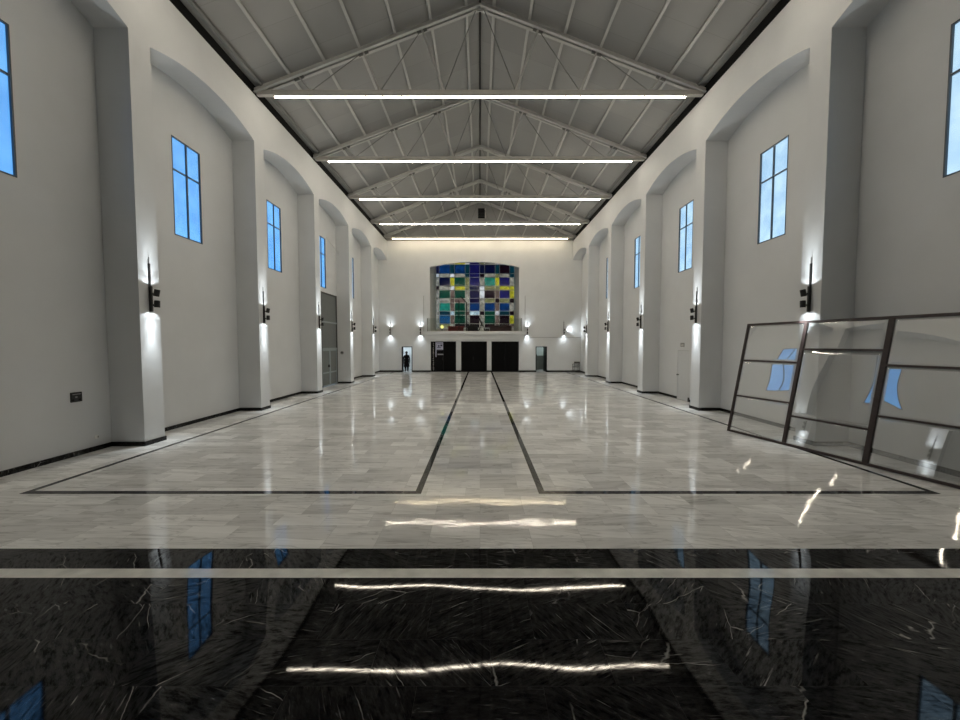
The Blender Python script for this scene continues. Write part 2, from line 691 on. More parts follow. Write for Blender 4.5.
# ------------------------------------------------------------------ walls
def holed(mb, u0, u1, v0, v1, holes, emitbox):
    us = sorted({u0, u1, *[h[0] for h in holes], *[h[1] for h in holes]})
    vs = sorted({v0, v1, *[h[2] for h in holes], *[h[3] for h in holes]})
    for i in range(len(us) - 1):
        run = None
        for j in range(len(vs) - 1):
            cu, cv = (us[i] + us[i + 1]) / 2, (vs[j] + vs[j + 1]) / 2
            solid = not any(h[0] < cu < h[1] and h[2] < cv < h[3] for h in holes)
            if solid:
                run = [vs[j], vs[j + 1]] if run is None else [run[0], vs[j + 1]]
            if (not solid or j == len(vs) - 2) and run is not None:
                emitbox(us[i], us[i + 1], run[0], run[1])
                run = None


WZ0, WZ1, WZT = 5.235, 7.865, 6.99      # window sill, head, transom
BAYC = [(PIER[i] + PIER[i + 1]) / 2 for i in range(1, 6)]    # five bays with a window in view
GD = (19.02, 21.10, 5.02)             # tall grey door in the fourth left bay
FD = (14.38, 15.20, 2.02)             # flush white door on the right


def arcade_outline():
    pts = [(YF - 0.2, Z_SPRING), (PIER[0] - PW, Z_SPRING)]
    edges = []
    for i, c in enumerate(PIER):
        y0 = c + PW
        y1 = PIER[i + 1] - PW if i + 1 < len(PIER) else YB + 0.1
        edges.append((y0, y1))
    for y0, y1 in edges:
        n = 24
        w = y1 - y0
        sag = Z_APEX - Z_SPRING
        R = (w * w / 4 + sag * sag) / (2 * sag)
        for k in range(n + 1):
            y = y0 + w * k / n
            d = y - (y0 + y1) / 2
            z = Z_APEX - R + math.sqrt(max(R * R - d * d, 0))
            pts.append((y, z))
    pts.append((YB + 0.3, Z_SPRING))
    return pts


ARC = arcade_outline()
windows = {}
for side, s in (('left', -1), ('right', 1)):
    holes = [(c - 0.03 - 0.5, c - 0.03 + 0.5, WZ0, WZ1) for c in BAYC]
    if s < 0:
        holes.append((GD[0], GD[1], 0, GD[2]))
    else:
        holes.append((FD[0], FD[1], 0, FD[2]))
    mb = MB()
    holed(mb, YF - 0.3, YB + 0.3, 0, Z_EAVE, holes,
          lambda a, b_, c, d: mb.box(s * XR, a, c, s * XO, b_, d))
    wall = tag(mb.build('wall_' + side, M_WALL), kind='structure')
    for c in PIER:
        p = MB()
        p.box(s * XP, c - PW, 0, s * (XR + 0.01), c + PW, Z_SPRING + 0.002)
        p.build('pillar', M_WALL, wall)
    # arches and the plain band above them
    a = MB()
    n = len(ARC)
    vs = []
    for x in (s * XP, s * (XR + 0.02)):
        vs += [(x, y, z) for y, z in ARC] + [(x, y, Z_EAVE) for y, z in ARC]
    fs = []
    for i in range(n - 1):
        fs.append((i, i + 1, n + i + 1, n + i))
        fs.append((2 * n + i, 3 * n + i, 3 * n + i + 1, 2 * n + i + 1))
        fs.append((i, 2 * n + i, 2 * n + i + 1, i + 1))
        fs.append((n + i, n + i + 1, 3 * n + i + 1, 3 * n + i))
    fs.append((0, n, 3 * n, 2 * n))
    fs.append((n - 1, 3 * n - 1, 4 * n - 1, 2 * n - 1))
    a.add(vs, fs)
    a.build('arcade', M_WALL, wall)
    # black gap band at the top of the wall
    t_ = MB()
    t_.box(s * 7.58, YF, Z_EAVE - 0.02, s * 7.72, YB, 11.06)
    tag(t_.build('trim_1' if s < 0 else 'trim_2', M_MATT), kind='structure')
    # skirting of black marble
    sk = MB()
    H_, T_ = 0.10, 0.022
    skips = [(GD[0], GD[1])] if s < 0 else [(FD[0], FD[1])]
    for i in range(-1, len(PIER)):
        y0 = PIER[i] + PW if i >= 0 else 2.95
        y1 = PIER[i + 1] - PW if i + 1 < len(PIER) else YB
        if y1 < 3.6:
            continue
        y0 = max(y0, 3.48)
        segs = [(y0, y1)]
        for a0, a1 in skips:
            if y0 < a0 < y1:
                segs = [(y0, a0), (a1, y1)]
        for q0, q1 in segs:
            sk.box(s * (XR - T_), q0, 0, s * (XR + 0.005), q1, H_)
    for c in PIER:
        if c < 3.6:
            continue
        sk.box(s * (XP - T_), c - PW - T_, 0, s * (XP + 0.005), c + PW + T_, H_)
        sk.box(s * XP, c - PW - T_, 0, s * XR, c - PW + 0.005, H_)
        sk.box(s * XP, c + PW - 0.005, 0, s * XR, c + PW + T_, H_)
    tag(sk.build('baseboard_' + side, M_INLAY), kind='structure')
    # windows: metal cross frame, four panes
    for i, c in enumerate(BAYC):
        no = i + 1 + (5 if s > 0 else 0)
        w = MB()
        y0, y1 = c - 0.53, c + 0.47
        x0, x1 = s * (XR - 0.004), s * (XR + 0.035)
        fw = 0.028
        w.box(x0, y0, WZ0, x1, y0 + fw, WZ1)
        w.box(x0, y1 - fw, WZ0, x1, y1, WZ1)
        w.box(x0, y0 + fw, WZ0, x1, y1 - fw, WZ0 + fw)
        w.box(x0, y0 + fw, WZ1 - fw, x1, y1 - fw, WZ1)
        w.box(x0, c - 0.03 - 0.018, WZ0 + fw, x1, c - 0.03 + 0.018, WZ1 - fw)
        w.box(x0, y0 + fw, WZT - 0.018, x1, y1 - fw, WZT + 0.018)
        wo_ = tag(w.build('window_%d' % no, M_WFRAME), kind='structure')
        g = MB()
        g.box(s * (XR + 0.025), y0 + 0.01, WZ0 + 0.01, s * (XR + 0.031), y1 - 0.01, WZ1 - 0.01)
        g.build('glass', M_PANE, wo_)

# back wall
XB = lambda px: (px - 480) * 29.7 / 365.0
DOORS = [(XB(430.5), XB(456)), (XB(461), XB(487)), (XB(491.5), XB(519))]
DH = 2.49
SD_L = (XB(401.8), XB(411.8), 2.05)
SD_R = (XB(536.2), XB(546.8), 2.05)
LO = (XB(430), XB(519), 3.31, 8.92)     # loft opening
holes = [(a, b_, 0, DH) for a, b_ in DOORS] + [(SD_L[0], SD_L[1], 0, SD_L[2]), (SD_R[0], SD_R[1], 0, SD_R[2]), LO]
mb = MB()
holed(mb, -8.6, 8.6, 0, Z_EAVE, holes, lambda a, b_, c, d: mb.box(a, YB, c, b_, YB + 0.3, d))
# arched head of the loft opening
w = LO[1] - LO[0]
sag = 0.42
R = (w * w / 4 + sag * sag) / (2 * sag)
cx = (LO[0] + LO[1]) / 2
arc = []
for k in range(33):
    x = LO[0] + w * k / 32
    arc.append((x, LO[3] - R + math.sqrt(R * R - (x - cx) ** 2)))
for k in range(32):
    (xa, za), (xb, zb) = arc[k], arc[k + 1]
    mb.hexa([(xa, YB, za), (xb, YB, zb), (xb, YB + 0.3, zb), (xa, YB + 0.3, za),
             (xa, YB, LO[3]), (xb, YB, LO[3]), (xb, YB + 0.3, LO[3]), (xa, YB + 0.3, LO[3])])
wall_back = tag(mb.build('wall_back', M_WALL), kind='structure')
# balcony slab and the band under it
lb = MB()
lb.box(XB(424), YB - 0.30, 3.04, XB(526), YB + 0.02, 3.30)
lb.box(XB(426), YB - 0.16, 2.62, XB(524.5), YB + 0.02, 3.04)
lb.build('ledge', M_WALL, wall_back, bevel=0.012)
# grey sheeted gable above
gb = MB()
gb.prism([(-8.5, Z_EAVE), (8.5, Z_EAVE), (0, ZR0 + 0.26)], 'y', YB + 0.02, YB + 0.3)
gb.build('gable_panel', M_ROOF, wall_back)
# skirting of the back wall
sk = MB()
xs = [-8.22, SD_L[0], SD_L[1], DOORS[0][0], DOORS[0][1], DOORS[1][0], DOORS[1][1], DOORS[2][0], DOORS[2][1], SD_R[0], SD_R[1], 8.22]
for i in range(0, len(xs), 2):
    sk.box(xs[i], YB - 0.022, 0, xs[i + 1], YB + 0.005, 0.13)
tag(sk.build('baseboard_back', M_INLAY), kind='structure')
# wall behind the camera
mb = MB()
mb.box(-8.6, YF - 0.3, 0, 8.6, YF, 13.9)
tag(mb.build('wall_front', M_WALL), kind='structure')

# loft room behind the opening and rooms behind the two small doors
lf = MB()
LY = 33.85
lf.box(LO[0] - 0.25, YB + 0.3, 3.0, LO[1] + 0.25, LY + 0.25, 3.30)          # loft floor
lf.box(LO[0] - 0.25, YB + 0.3, 3.3, LO[0], LY + 0.25, 10.5)
lf.box(LO[1], YB + 0.3, 3.3, LO[1] + 0.25, LY + 0.25, 10.5)
lf.box(LO[0] - 0.25, YB + 0.3, 10.25, LO[1] + 0.25, LY + 0.25, 10.5)
lf.box(LO[0], LY, 3.3, LO[1], LY + 0.25, 3.73)                             # low wall under the stained glass
tag(lf.build('wall_loft', plain('grey_loft_plaster', (0.55, 0.54, 0.51), 0.85, var=0.03)), kind='structure')

# ------------------------------------------------------------------ roof
rf = MB()
for s in (-1, 1):
    xa, xb = 0.0, s * 8.7
    za, zb = zr(xa) + 0.27, zr(xb) + 0.27
    y0, y1 = YF - 0.3, YB + 0.3
    rf.hexa([(xa, y0, za), (xb, y0, zb), (xb, y1, zb), (xa, y1, za), (xa, y0, za + 0.08), (xb, y0, zb + 0.08), (xb, y1, zb + 0.08), (xa, y1, za + 0.08)])
ceiling = tag(rf.build('ceiling', M_ROOF), kind='structure')
rb_ = MB()
rb_.box(-0.022, YF, zr(0) + 0.20, 0.022, YB, zr(0) + 0.262)
rb_.build('ridge_gap', M_MATT, ceiling)

# purlins
PX = [0.45, 1.63, 2.82, 4.02, 5.20, 6.38, 7.32]
ordw = ['first', 'second', 'third', 'fourth', 'fifth', 'sixth', 'seventh']
for s, sd in ((-1, 'left'), (1, 'right')):
    for i, x in enumerate(PX):
        p = MB()
        zt = zr(x)
        th = math.atan(SLOPE) * s
        wd = 0.085 if i < 6 else 0.09
        z0 = zt + 0.150
        # a C section: web and two lips
        c_, s_ = math.cos(th), math.sin(th)
        def loc(u, v):
            return (s * x + u * c_ + v * s_, z0 + v * c_ - u * s_)
        for (u0, u1, v0, v1) in ((-wd / 2, wd / 2, 0.0, 0.018), (-wd / 2, -wd / 2 + 0.018, 0.018, 0.10), (-wd / 2, wd / 2, 0.085, 0.10)):
            q = [loc(u0, v0), loc(u1, v0), loc(u1, v1), loc(u0, v1)]
            p.prism(q, 'y', YF + 0.01, YB)
        o = p.build('purlin', M_STEEL if i < 6 else M_STEEL_D)  # eave purlin gets darker steel, the shadow there is put into its colour
        if i < 6:
            lab = 'light grey roof purlin, %s from the ridge on the %s slope' % (ordw[i], sd)
        else:
            lab = 'dark grey roof purlin just above the black gap on the %s side' % sd
        tag(o, lab, 'roof purlin', 'roof purlins')

# trusses with their light lines
ZT0, ZT1 = 10.645, 10.80               # tie beam


def make_truss():
    root = empty('roof_truss', (0, 0, 0))
    for s in (-1, 1):
        r = MB()
        a = Vector((0, 0, zr(0)))
        b_ = Vector((s * 7.56, 0, zr(7.56)))
        nrm = Vector((SLOPE * s, 0, 1)).normalized()
        # paired channels with a wider lower flange
        for oy in (-0.055, 0.055):
            r.bar(a + nrm * 0.085 + Vector((0, oy, 0)), b_ + nrm * 0.085 + Vector((0, oy, 0)), 0.02, 0.165, up=nrm)
            r.bar(a + nrm * 0.010 + Vector((0, oy * 1.6, 0)), b_ + nrm * 0.010 + Vector((0, oy * 1.6, 0)), 0.10, 0.022, up=nrm)
        r.build('rafter', M_STEEL, root)
    t = MB()
    t.box(-7.49, -0.075, ZT0, 7.49, 0.075, ZT1)
    t.build('tie_beam', M_TIE, root, bevel=0.008)
    for s in (-1, 1):
        for (xa, xb, d) in ((1.20, 1.95, 0.07), (3.36, 3.92, 0.06), (5.70, 6.10, 0.05)):
            b_ = MB()
            b_.bar((s * xa, 0, ZT1 - 0.005), (s * xb, 0, zr(xb) + 0.03), d, d, up=(0, 1, 0))
            b_.build('strut', M_STEEL, root)
        for (xa, xb) in ((1.20, 0.12), (3.36, 1.95), (5.70, 3.92)):
            b_ = MB()
            b_.tube((s * xa, 0, ZT1 - 0.005), (s * xb, 0, zr(xb) + 0.03), 0.014, n=8)
            b_.build('tie_rod', M_STEEL_D, root)
        for xg in (1.95, 3.92, 6.10):
            g = MB()
            g.bar((s * (xg - 0.16), 0, zr(xg - 0.16) + 0.01), (s * (xg + 0.16), 0, zr(xg + 0.16) + 0.01), 0.016, 0.17, up=(SLOPE * s, 0, 1))
            g.build('gusset_plate', M_STEEL_D, root)
    g = MB()
    g.prism([(-0.26, zr(0.26)), (0, zr(0) - 0.10), (0.26, zr(0.26)), (0.26, zr(0.26) + 0.15), (0, zr(0) + 0.16), (-0.26, zr(0.26) + 0.15)], 'y', -0.014, 0.014)
    g.build('gusset_plate', M_STEEL, root)
    return root


def make_led(mat):
    root = empty('ceiling_light', (0, 0, 0))
    h = MB()
    h.box(-6.95, -0.04, ZT0 - 0.035, 6.95, 0.04, ZT0)
    h.build('housing', M_TIE, root)
    d = MB()
    n = 8
    prof = [(0.029 * math.cos(PI + PI * k / n), ZT0 - 0.036 + 0.029 * math.sin(PI + PI * k / n)) for k in range(n + 1)]
    d.prism([(y, z) for y, z in prof], 'x', -6.92, 6.92)
    d.build('diffuser', mat, root)
    return root


TY = [8.34, 12.69, 17.04, 21.39, 25.74, 29.25]  # first truss and light line are unseen, added to brighten the near hall
near = ['just outside the top of the view', 'nearest in view', 'second in view from the front', 'third in view from the front', 'fourth in view from the front', 'against the back gable wall']
tr0 = make_truss()
ld0 = make_led(M_LED)
for i, y in enumerate(TY):
    t = tr0 if i == 0 else copy_tree(tr0)
    t.location = (0, y, 0)
    tag(t, 'grey steel roof truss with thin webs, ' + near[i], 'roof truss', 'roof trusses')
    l = ld0 if i == 0 else (make_led(M_LED_W) if i == 5 else copy_tree(ld0))
    l.location = (0, y, 0)
    lab = ['long warm light line under the truss out of view overhead', 'longest and nearest warm light line spanning the hall',
           'second warm light line from the front under its truss', 'third warm light line from the front under its truss',
           'fourth warm light line from the front, below the black box', 'farthest warm light line washing the top of the back wall'][i]
    tag(l, lab, 'ceiling light', 'light lines across the hall')

# black box on the gable under the ridge
v = empty('wall_vent', (0.12, YB + 0.02, HC + 10.45))
b_ = MB()
b_.box(-0.27, -0.22, -0.36, 0.27, 0, 0.36)
b_.build('body', M_MATT, v, bevel=0.01)
b_ = MB()
b_.box(0.27, -0.24, -0.36, 0.33, 0, 0.36)
b_.build('side_plate', M_STEEL, v)
b_ = MB()
for k in range(6):
    z = -0.30 + k * 0.11
    b_.box(-0.24, -0.235, z, 0.24, -0.22, z + 0.05)
b_.build('grille', M_BLK, v)
tag(v, 'small black box high on the grey gable under the ridge', 'vent')

# ------------------------------------------------------------------ wall lights
ZL = HC


def lamp_spot(parent, loc, direction, angle, watts, blend=0.35):
    d = bpy.data.lights.new('wall_light_beam', 'SPOT')
    d.energy = watts
    d.color = SPOT_COL
    d.spot_size = math.radians(angle)
    d.spot_blend = blend
    d.shadow_soft_size = 0.03
    o = bpy.data.objects.new('wall_light_beam', d)
    o.parent = parent
    o.location = loc
    o.rotation_euler = Vector(direction).to_track_quat('-Z', 'Y').to_euler()
    COL.objects.link(o)
    return o


def wall_light(loc, rz, label, group, heads=True, rod=True, beams='ud', k=1.0, wide=False):
    """local frame: the wall is behind at +y = 0, the room towards -y"""
    r = empty('wall_light', loc, rz)
    b_ = MB()
    b_.box(-0.024, -0.058, 0.73, 0.024, 0.0, 1.31)
    b_.build('body', M_BLK, r, bevel=0.006)
    b_ = MB()
    b_.box(-0.020, -0.030, 1.31, 0.020, 0.0, 1.82)
    b_.build('rail', M_BLK, r, bevel=0.004)
    if rod:
        b_ = MB()
        b_.tube((0, -0.016, 1.81), (0, -0.016, 1.96), 0.010, n=8)
        b_.build('conduit', M_GREYP, r)
    if heads:
        for z, tilt in ((1.155, 0.22), (0.905, 0.03)):
            h = MB()
            ax = Vector((0, -math.sin(tilt), math.cos(tilt)))
            c = Vector((0, -0.165, z))
            h.tube(c - ax * 0.075, c + ax * 0.075, 0.055, n=18)
            h.tube(c + ax * 0.075, c + ax * 0.082, 0.050, 0.045, n=18)
            ho = h.build('spot_head', M_BLK, r, bevel=0.004)
            e_ = c + ax * 0.083 if tilt > 0.1 else c - ax * 0.0755
            l_ = MB()
            l_.tube(e_, e_ + ax * (0.003 if tilt > 0.1 else -0.003), 0.040, n=16)
            l_.build('lens', M_WHITE, ho)
            a = MB()
            a.tube((0, -0.056, z - 0.02), (0, -0.125, z - 0.02), 0.013, n=8)
            a.tube((0, -0.057, z - 0.02), (0, -0.075, z - 0.02), 0.024, n=10)
            a.build('arm', M_BLK, ho)
    for c_, sg_, y, z in (('u', 1, -0.186, 1.252), ('d', -1, -0.166, 0.815)):
        if c_ in beams:
            for ang, wt, bl in (((124, 5.0, 0.2), (72, 24.0, 1.0), (36, 85.0 if sg_ < 0 else 50.0, 1.0)) if not wide else ((126, 5.0, 0.5), (108, 13.0, 0.8), (64, 15.0, 1.0))):
                lamp_spot(r, (0, y, z), (0, 0.04, sg_), ang, SPOT_W * wt * k, bl)
    if 's' in beams:
        lamp_spot(r, (0.10, -0.19, 1.16), (1, 0.10, 0.12), 100, SPOT_W * 34 * k, 0.7)
    tag(r, label, 'wall light', group)
    return r


pw_ = ['nearest', 'second', 'third', 'fourth', 'farthest']
for s, sd in ((-1, 'left'), (1, 'right')):
    for i, c in enumerate(PIER[2:]):
        # local -y points into the hall
        wall_light((s * XP, c, ZL), PI / 2 if s < 0 else -PI / 2,
                   'black wall light with two spot heads on the %s pillar of the %s wall' % (pw_[i], sd), 'pillar wall lights')
bl = ['black wall light between the left wall and the small left doorway', 'black wall light between the small left doorway and the loft ledge',
      'black wall light just right of the loft ledge', 'black wall light nearest the right end of the back wall']
for i, px in enumerate((390.5, 420.7, 527.2, 563.8)):
    wall_light((XB(px), YB, ZL), 0, bl[i], 'back wall lights', heads=True, rod=True, beams='ud' if i < 3 else 'sd', k=0.9, wide=True)

# ------------------------------------------------------------------ stained glass at the back of the loft
F_ = 33.78 / 365.0
cpx = [435.4, 439.4, 450.2, 454.7, 465.2, 469.6, 479.7, 484.5, 495.0, 499.4, 509.5, 514.6]
rpy = [261.0, 265.2, 274.1, 277.8, 286.3, 290.4, 298.5, 303.1, 311.2, 315.3, 323.8, 328.0]
gx = [(p - 480) * F_ for p in cpx]
gx[0], gx[-1] = LO[0] + 0.02, LO[1] - 0.02
gz = [HC + (344 - p) * F_ for p in rpy]
gz[0] = 10.22
gz[1] = HC + (344 - 265.2) * F_
PAL = {'B': (0.0062, 0.0434, 0.1612), 'D': (0.0037, 0.0062, 0.0372), 'T': (0.0037, 0.0403, 0.0620), 'G': (0.0019, 0.0620, 0.0372), 'g': (0.0217, 0.2604, 0.1860),
       'Y': (0.5270, 0.4760, 0.0255), 'y': (0.2550, 0.2465, 0.1105), 'W': (1, 1, 1), 'P': (0.3400, 0.3145, 0.2550), 'K': (0.0099, 0.0031, 0.0074),
       'V': (0.0124, 0.0112, 0.1054), 'b': (0.0099, 0.0930, 0.2232), 'R': (0.1870, 0.1275, 0.1062), 'w': (0.62, 0.85, 1.0), 'v': (0.0074, 0.0062, 0.0434)}
ROWS = ['DyPYWVyPWDD', 'DBTBTVDDTKT', 'WPWPTVKPyPT', 'PDYGyVPgYVP', 'KPWYyDWyyYY', 'PGRGPvWKRVY', 'PPRRPvPyKyK', 'PgRGPBPBRBP', 'PTwGRwKGWTK', 'PbRGPKPGRKY', 'PyPKKKPKRKR']
keys = sorted(PAL)


def coloured_glass(name, c):
    m = bpy.data.materials.new(name)
    m.use_nodes = True
    t = m.node_tree
    t.nodes.clear()
    o = N(t, 'ShaderNodeOutputMaterial')
    tr = N(t, 'ShaderNodeBsdfTransparent')
    gl = N(t, 'ShaderNodeBsdfGlossy')
    gl.inputs['Roughness'].default_value = 0.12
    co = N(t, 'ShaderNodeTexCoord')
    no = N(t, 'ShaderNodeTexNoise')
    no.inputs['Scale'].default_value = 3.5
    no.inputs['Detail'].default_value = 4
    t.links.new(co.outputs['Object'], no.inputs['Vector'])
    rp = N(t, 'ShaderNodeValToRGB')
    rp.color_ramp.elements[0].position = 0.32
    rp.color_ramp.elements[1].position = 0.68
    k = [x ** 0.5 for x in c]     # light crosses both faces of the sheet
    rp.color_ramp.elements[0].color = (*[x * 0.66 for x in k], 1)
    rp.color_ramp.elements[1].color = (*[min(1, x * 1.15) for x in k], 1)
    t.links.new(no.outputs['Fac'], rp.inputs[0])
    t.links.new(rp.outputs[0], tr.inputs[0])
    mx = N(t, 'ShaderNodeMixShader')
    mx.inputs[0].default_value = 0.012
    t.links.new(tr.outputs[0], mx.inputs[1])
    t.links.new(gl.outputs[0], mx.inputs[2])
    t.links.new(mx.outputs[0], o.inputs[0])
    return m


gm = [coloured_glass('stained_glass_' + str(i), PAL[k]) for i, k in enumerate(keys)]
sg = empty('stained_glass_window', ((LO[0] + LO[1]) / 2, LY, 3.73))
ox, oy, oz = sg.location
p = MB()
for r in range(11):
    for c in range(11):
        k = ROWS[r][c]
        p.box(gx[c] - ox, 0.06, gz[r + 1] - oz, gx[c + 1] - ox, 0.072, gz[r] - oz, keys.index(k))
p.build('glass', gm, sg)
p = MB()
hw = 0.022
for x in gx:
    p.box(x - hw - ox, 0.03, gz[-1] - oz, x + hw - ox, 0.10, gz[0] - oz)
for z in gz:
    p.box(gx[0] - ox, 0.025, z - hw - oz, gx[-1] - ox, 0.105, z + hw - oz)
p.build('lead_grid', plain('pale_grey_lead', (0.75, 0.75, 0.73), 0.5), sg)
tag(sg, 'large stained glass window of coloured squares behind the loft opening', 'stained glass window')

# glass railing on the ledge
rl = empty('glass_railing', ((LO[0] + LO[1]) / 2, YB - 0.20, 3.30))
ha = (LO[1] - LO[0]) / 2 + 0.18
p = MB()
p.box(-ha, -0.006, 0.02, ha, 0.006, 1.05)
p.build('glass_panel', M_RAILGLASS, rl)
p = MB()
p.box(-ha - 0.02, -0.02, 0, -ha + 0.015, 0.19, 1.07)
p.build('end_post', M_STEEL_D, rl)
p = MB()
p.box(ha - 0.015, -0.02, 0, ha + 0.02, 0.19, 1.07)
p.build('end_post', M_STEEL_D, rl)
p = MB()
p.box(-ha, -0.02, 0, ha, 0.02, 0.03)
p.build('base_rail', M_STEEL, rl)
tag(rl, 'clear glass railing along the front of the loft', 'railing')

# things in the loft
LZ = 3.304
M_RED = plain('dark_red_cloth', (0.16, 0.018, 0.016), 0.8)
M_BROWN = plain('dark_red_brown_wood', (0.045, 0.012, 0.012), 0.5)
XL = lambda px, y: (px - 480) * y / 365.0


def bench(x0, x1, y, h, mat, label):
    r = empty('bench', ((x0 + x1) / 2, y, LZ))
    w = (x1 - x0) / 2
    b_ = MB()
    b_.box(-w, -0.22, h - 0.09, w, 0.22, h)
    b_.build('seat', mat, r, bevel=0.02)
    for sx in (-1, 1):
        b_ = MB()
        b_.box(sx * (w - 0.12) - 0.035, -0.20, 0, sx * (w - 0.12) + 0.035, 0.20, h - 0.09)
        b_.build('leg', mat, r)
    b_ = MB()
    b_.box(-w + 0.12, -0.015, 0.12, w - 0.12, 0.015, h - 0.09)
    b_.build('apron', mat, r)
    tag(r, label, 'bench', 'loft benches')


bench(XL(447.5, 32), XL(464.5, 32), 32.0, 0.52, M_RED, 'low red cloth-covered bench on the left of the loft')
bench(XL(488.8, 32), XL(513, 32), 32.6, 0.62, M_BROWN, 'dark brown-red bench on the right of the loft')
bench(XL(466.5, 32), XL(479, 32), 32.4, 0.62, M_MATT, 'black bench in the middle of the loft')
st = empty('microphone_stand', (XL(466.7, 31.4), 31.4, LZ))
p = MB()
p.lathe([(0.20, 0), (0.20, 0.02), (0.04, 0.05), (0.03, 0.08)], n=20)
p.build('base', M_MATT, st)
p = MB()
p.tube((0, 0, 0.04), (0, 0, 2.55), 0.052, 0.04, n=10)
p.build('pole', M_MATT, st)
p = MB()
p.tube((0.03, 0, 2.45), (-0.42, 0, 2.95), 0.035, n=8)
p.tube((-0.42, 0, 2.95), (-0.52, 0, 3.05), 0.045, n=10)
p.build('boom_arm', M_MATT, st)
tag(st, 'tall black pole stand in front of the stained glass', 'stand')
es = empty('music_stand', (XL(459, 31.6), 31.6, LZ))
p = MB()
p.tube((0, 0, 0.28), (0, 0, 2.75), 0.034, n=8)
p.build('pole', M_MATT, es)
for k in range(3):
    a = 2 * PI * k / 3 + 0.4
    p = MB()
    p.tube((0, 0, 0.35), (0.34 * math.cos(a), 0.34 * math.sin(a), 0.012), 0.014, n=8)
    p.build('leg', M_MATT, es)
p = MB()
for z in (1.02, 1.28, 1.52):
    p.box(-0.30, -0.02, z, 0.34, 0.0, z + 0.05)
for x in (-0.30, 0.0, 0.31):
    p.box(x, -0.02, 1.02, x + 0.03, 0.0, 1.55)
p.build('desk', M_MATT, es)
tag(es, 'thin black music stand left of the tall pole in the loft', 'music stand')
lp = empty('table_lamp', (XL(442.2, 31.5), 31.5, LZ))
p = MB()
p.lathe([(0.10, 0), (0.10, 0.02), (0.02, 0.05), (0.02, 0.32)], n=14)
p.build('base', M_MATT, lp)
p = MB()
p.lathe([(0.03, 0.30), (0.10, 0.34), (0.135, 0.42), (0.13, 0.50), (0.08, 0.57), (0.02, 0.59)], n=16)
p.build('globe', emit('yellow_lamp_globe', (0.9, 0.85, 0.25), 0.8), lp, smooth=True)
tag(lp, 'small yellow globe lamp at the left end of the loft', 'lamp')
bx = empty('speaker', (XL(487.3, 31.2), 31.2, LZ))
p = MB()
p.box(-0.16, -0.15, 0, 0.16, 0.15, 0.30)
p.build('cabinet', M_MATT, bx, bevel=0.01)
p = MB()
p.tube((0, -0.155, 0.14), (0, -0.148, 0.14), 0.10, n=18)
p.build('cone', M_BLK, bx)
tag(bx, 'small black speaker on the loft floor right of centre', 'speaker')
fs_ = empty('floor_fan', (XL(481.8, 31.5), 31.5, LZ))
p = MB()
p.tube((-0.30, 0, 0.042), (0.05, 0, 0.85), 0.04, n=8)
p.tube((0.32, 0, 0.042), (-0.10, 0, 1.00), 0.04, n=8)
p.build('folding_leg', M_MATT, fs_)
p = MB()
p.bar((0.30, 0.09, 0.04), (-0.22, 0.09, 1.20), 0.07, 0.09)
p.build('back_leg', M_MATT, fs_)
p = MB()
p.box(-0.20, -0.10, 0.44, 0.10, 0.14, 0.48)
p.box(0.0, -0.06, 0.16, 0.16, 0.10, 0.40)
p.build('tread', M_WHITE, fs_)
fs_.name = 'step_stool'
tag(fs_, 'white and black folding step stool in the middle of the loft', 'step stool')

# ------------------------------------------------------------------ doors of the back wall
for i, (a, b2) in enumerate(DOORS):
    d = MB()
    f = 0.07
    d.box(a + 0.002, YB + 0.06, 0.005, a + f, YB + 0.16, DH - 0.002)
    d.box(b2 - f, YB + 0.06, 0.005, b2 - 0.002, YB + 0.16, DH - 0.002)
    d.box(a + f, YB + 0.06, DH - f, b2 - f, YB + 0.16, DH - 0.002)
    do = tag(d.build('door_%d' % (i + 1), M_BDOOR), kind='structure')
    mid = (a + b2) / 2
    for q0, q1 in ((a + f, mid - 0.004), (mid + 0.004, b2 - f)):
        l = MB()
        l.box(q0, YB + 0.10, 0.01, q1, YB + 0.14, DH - f)
        for z0, z1 in ((0.15, 0.78), (0.90, 1.53), (1.65, 2.28)):
            l.box(q0 + 0.10, YB + 0.088, z0, q1 - 0.10, YB + 0.10, z1)
        lo = l.build('leaf', M_BDOOR, do, bevel=0.004)
    h = MB()
    h.tube((mid - 0.07, YB + 0.05, 0.95), (mid - 0.07, YB + 0.05, 1.25), 0.012, n=8)
    h.tube((mid - 0.07, YB + 0.05, 0.97), (mid - 0.07, YB + 0.10, 0.97), 0.009, n=8)
    h.tube((mid - 0.07, YB + 0.05, 1.23), (mid - 0.07, YB + 0.10, 1.23), 0.009, n=8)
    h.build('door_handle', M_BLK, do)
    h = MB()
    h.box(a - 0.05, YB + 0.18, -0.01, b2 + 0.05, YB + 0.28, DH + 0.05)  # unseen dark backing, added to block sky light in the leaf gaps
    h.build('back_panel', M_MATT, do)

# notices on the left black door
DF = YB + 0.085
M_PAPER = plain('white_paper', (0.50, 0.51, 0.66), 0.7, var=0.03)
M_PAPER2 = plain('grey_paper', (0.30, 0.30, 0.32), 0.7, var=0.03)
M_INK = plain('dark_print', (0.04, 0.04, 0.09), 0.7)
YD = lambda py: HC + (344 - py) * 29.75 / 365
po = empty('poster', (XB(439.6), DF, YD(350)))
p = MB()
p.box(-0.27, -0.006, 0.0, 0.27, 0.0, 0.64)
p.build('sheet', M_PAPER, po)
p = MB()
p.box(-0.24, -0.009, 0.02, 0.24, -0.006, 0.05)
p.box(-0.22, -0.009, 0.16, 0.10, -0.006, 0.22)
p.box(-0.16, -0.009, 0.26, -0.02, -0.006, 0.40)
p.box(0.04, -0.009, 0.30, 0.20, -0.006, 0.44)
p.box(-0.22, -0.009, 0.52, 0.22, -0.006, 0.55)
p.build('print', M_INK, po)
tag(po, 'pale poster with dark print at the top of the left black door', 'poster')
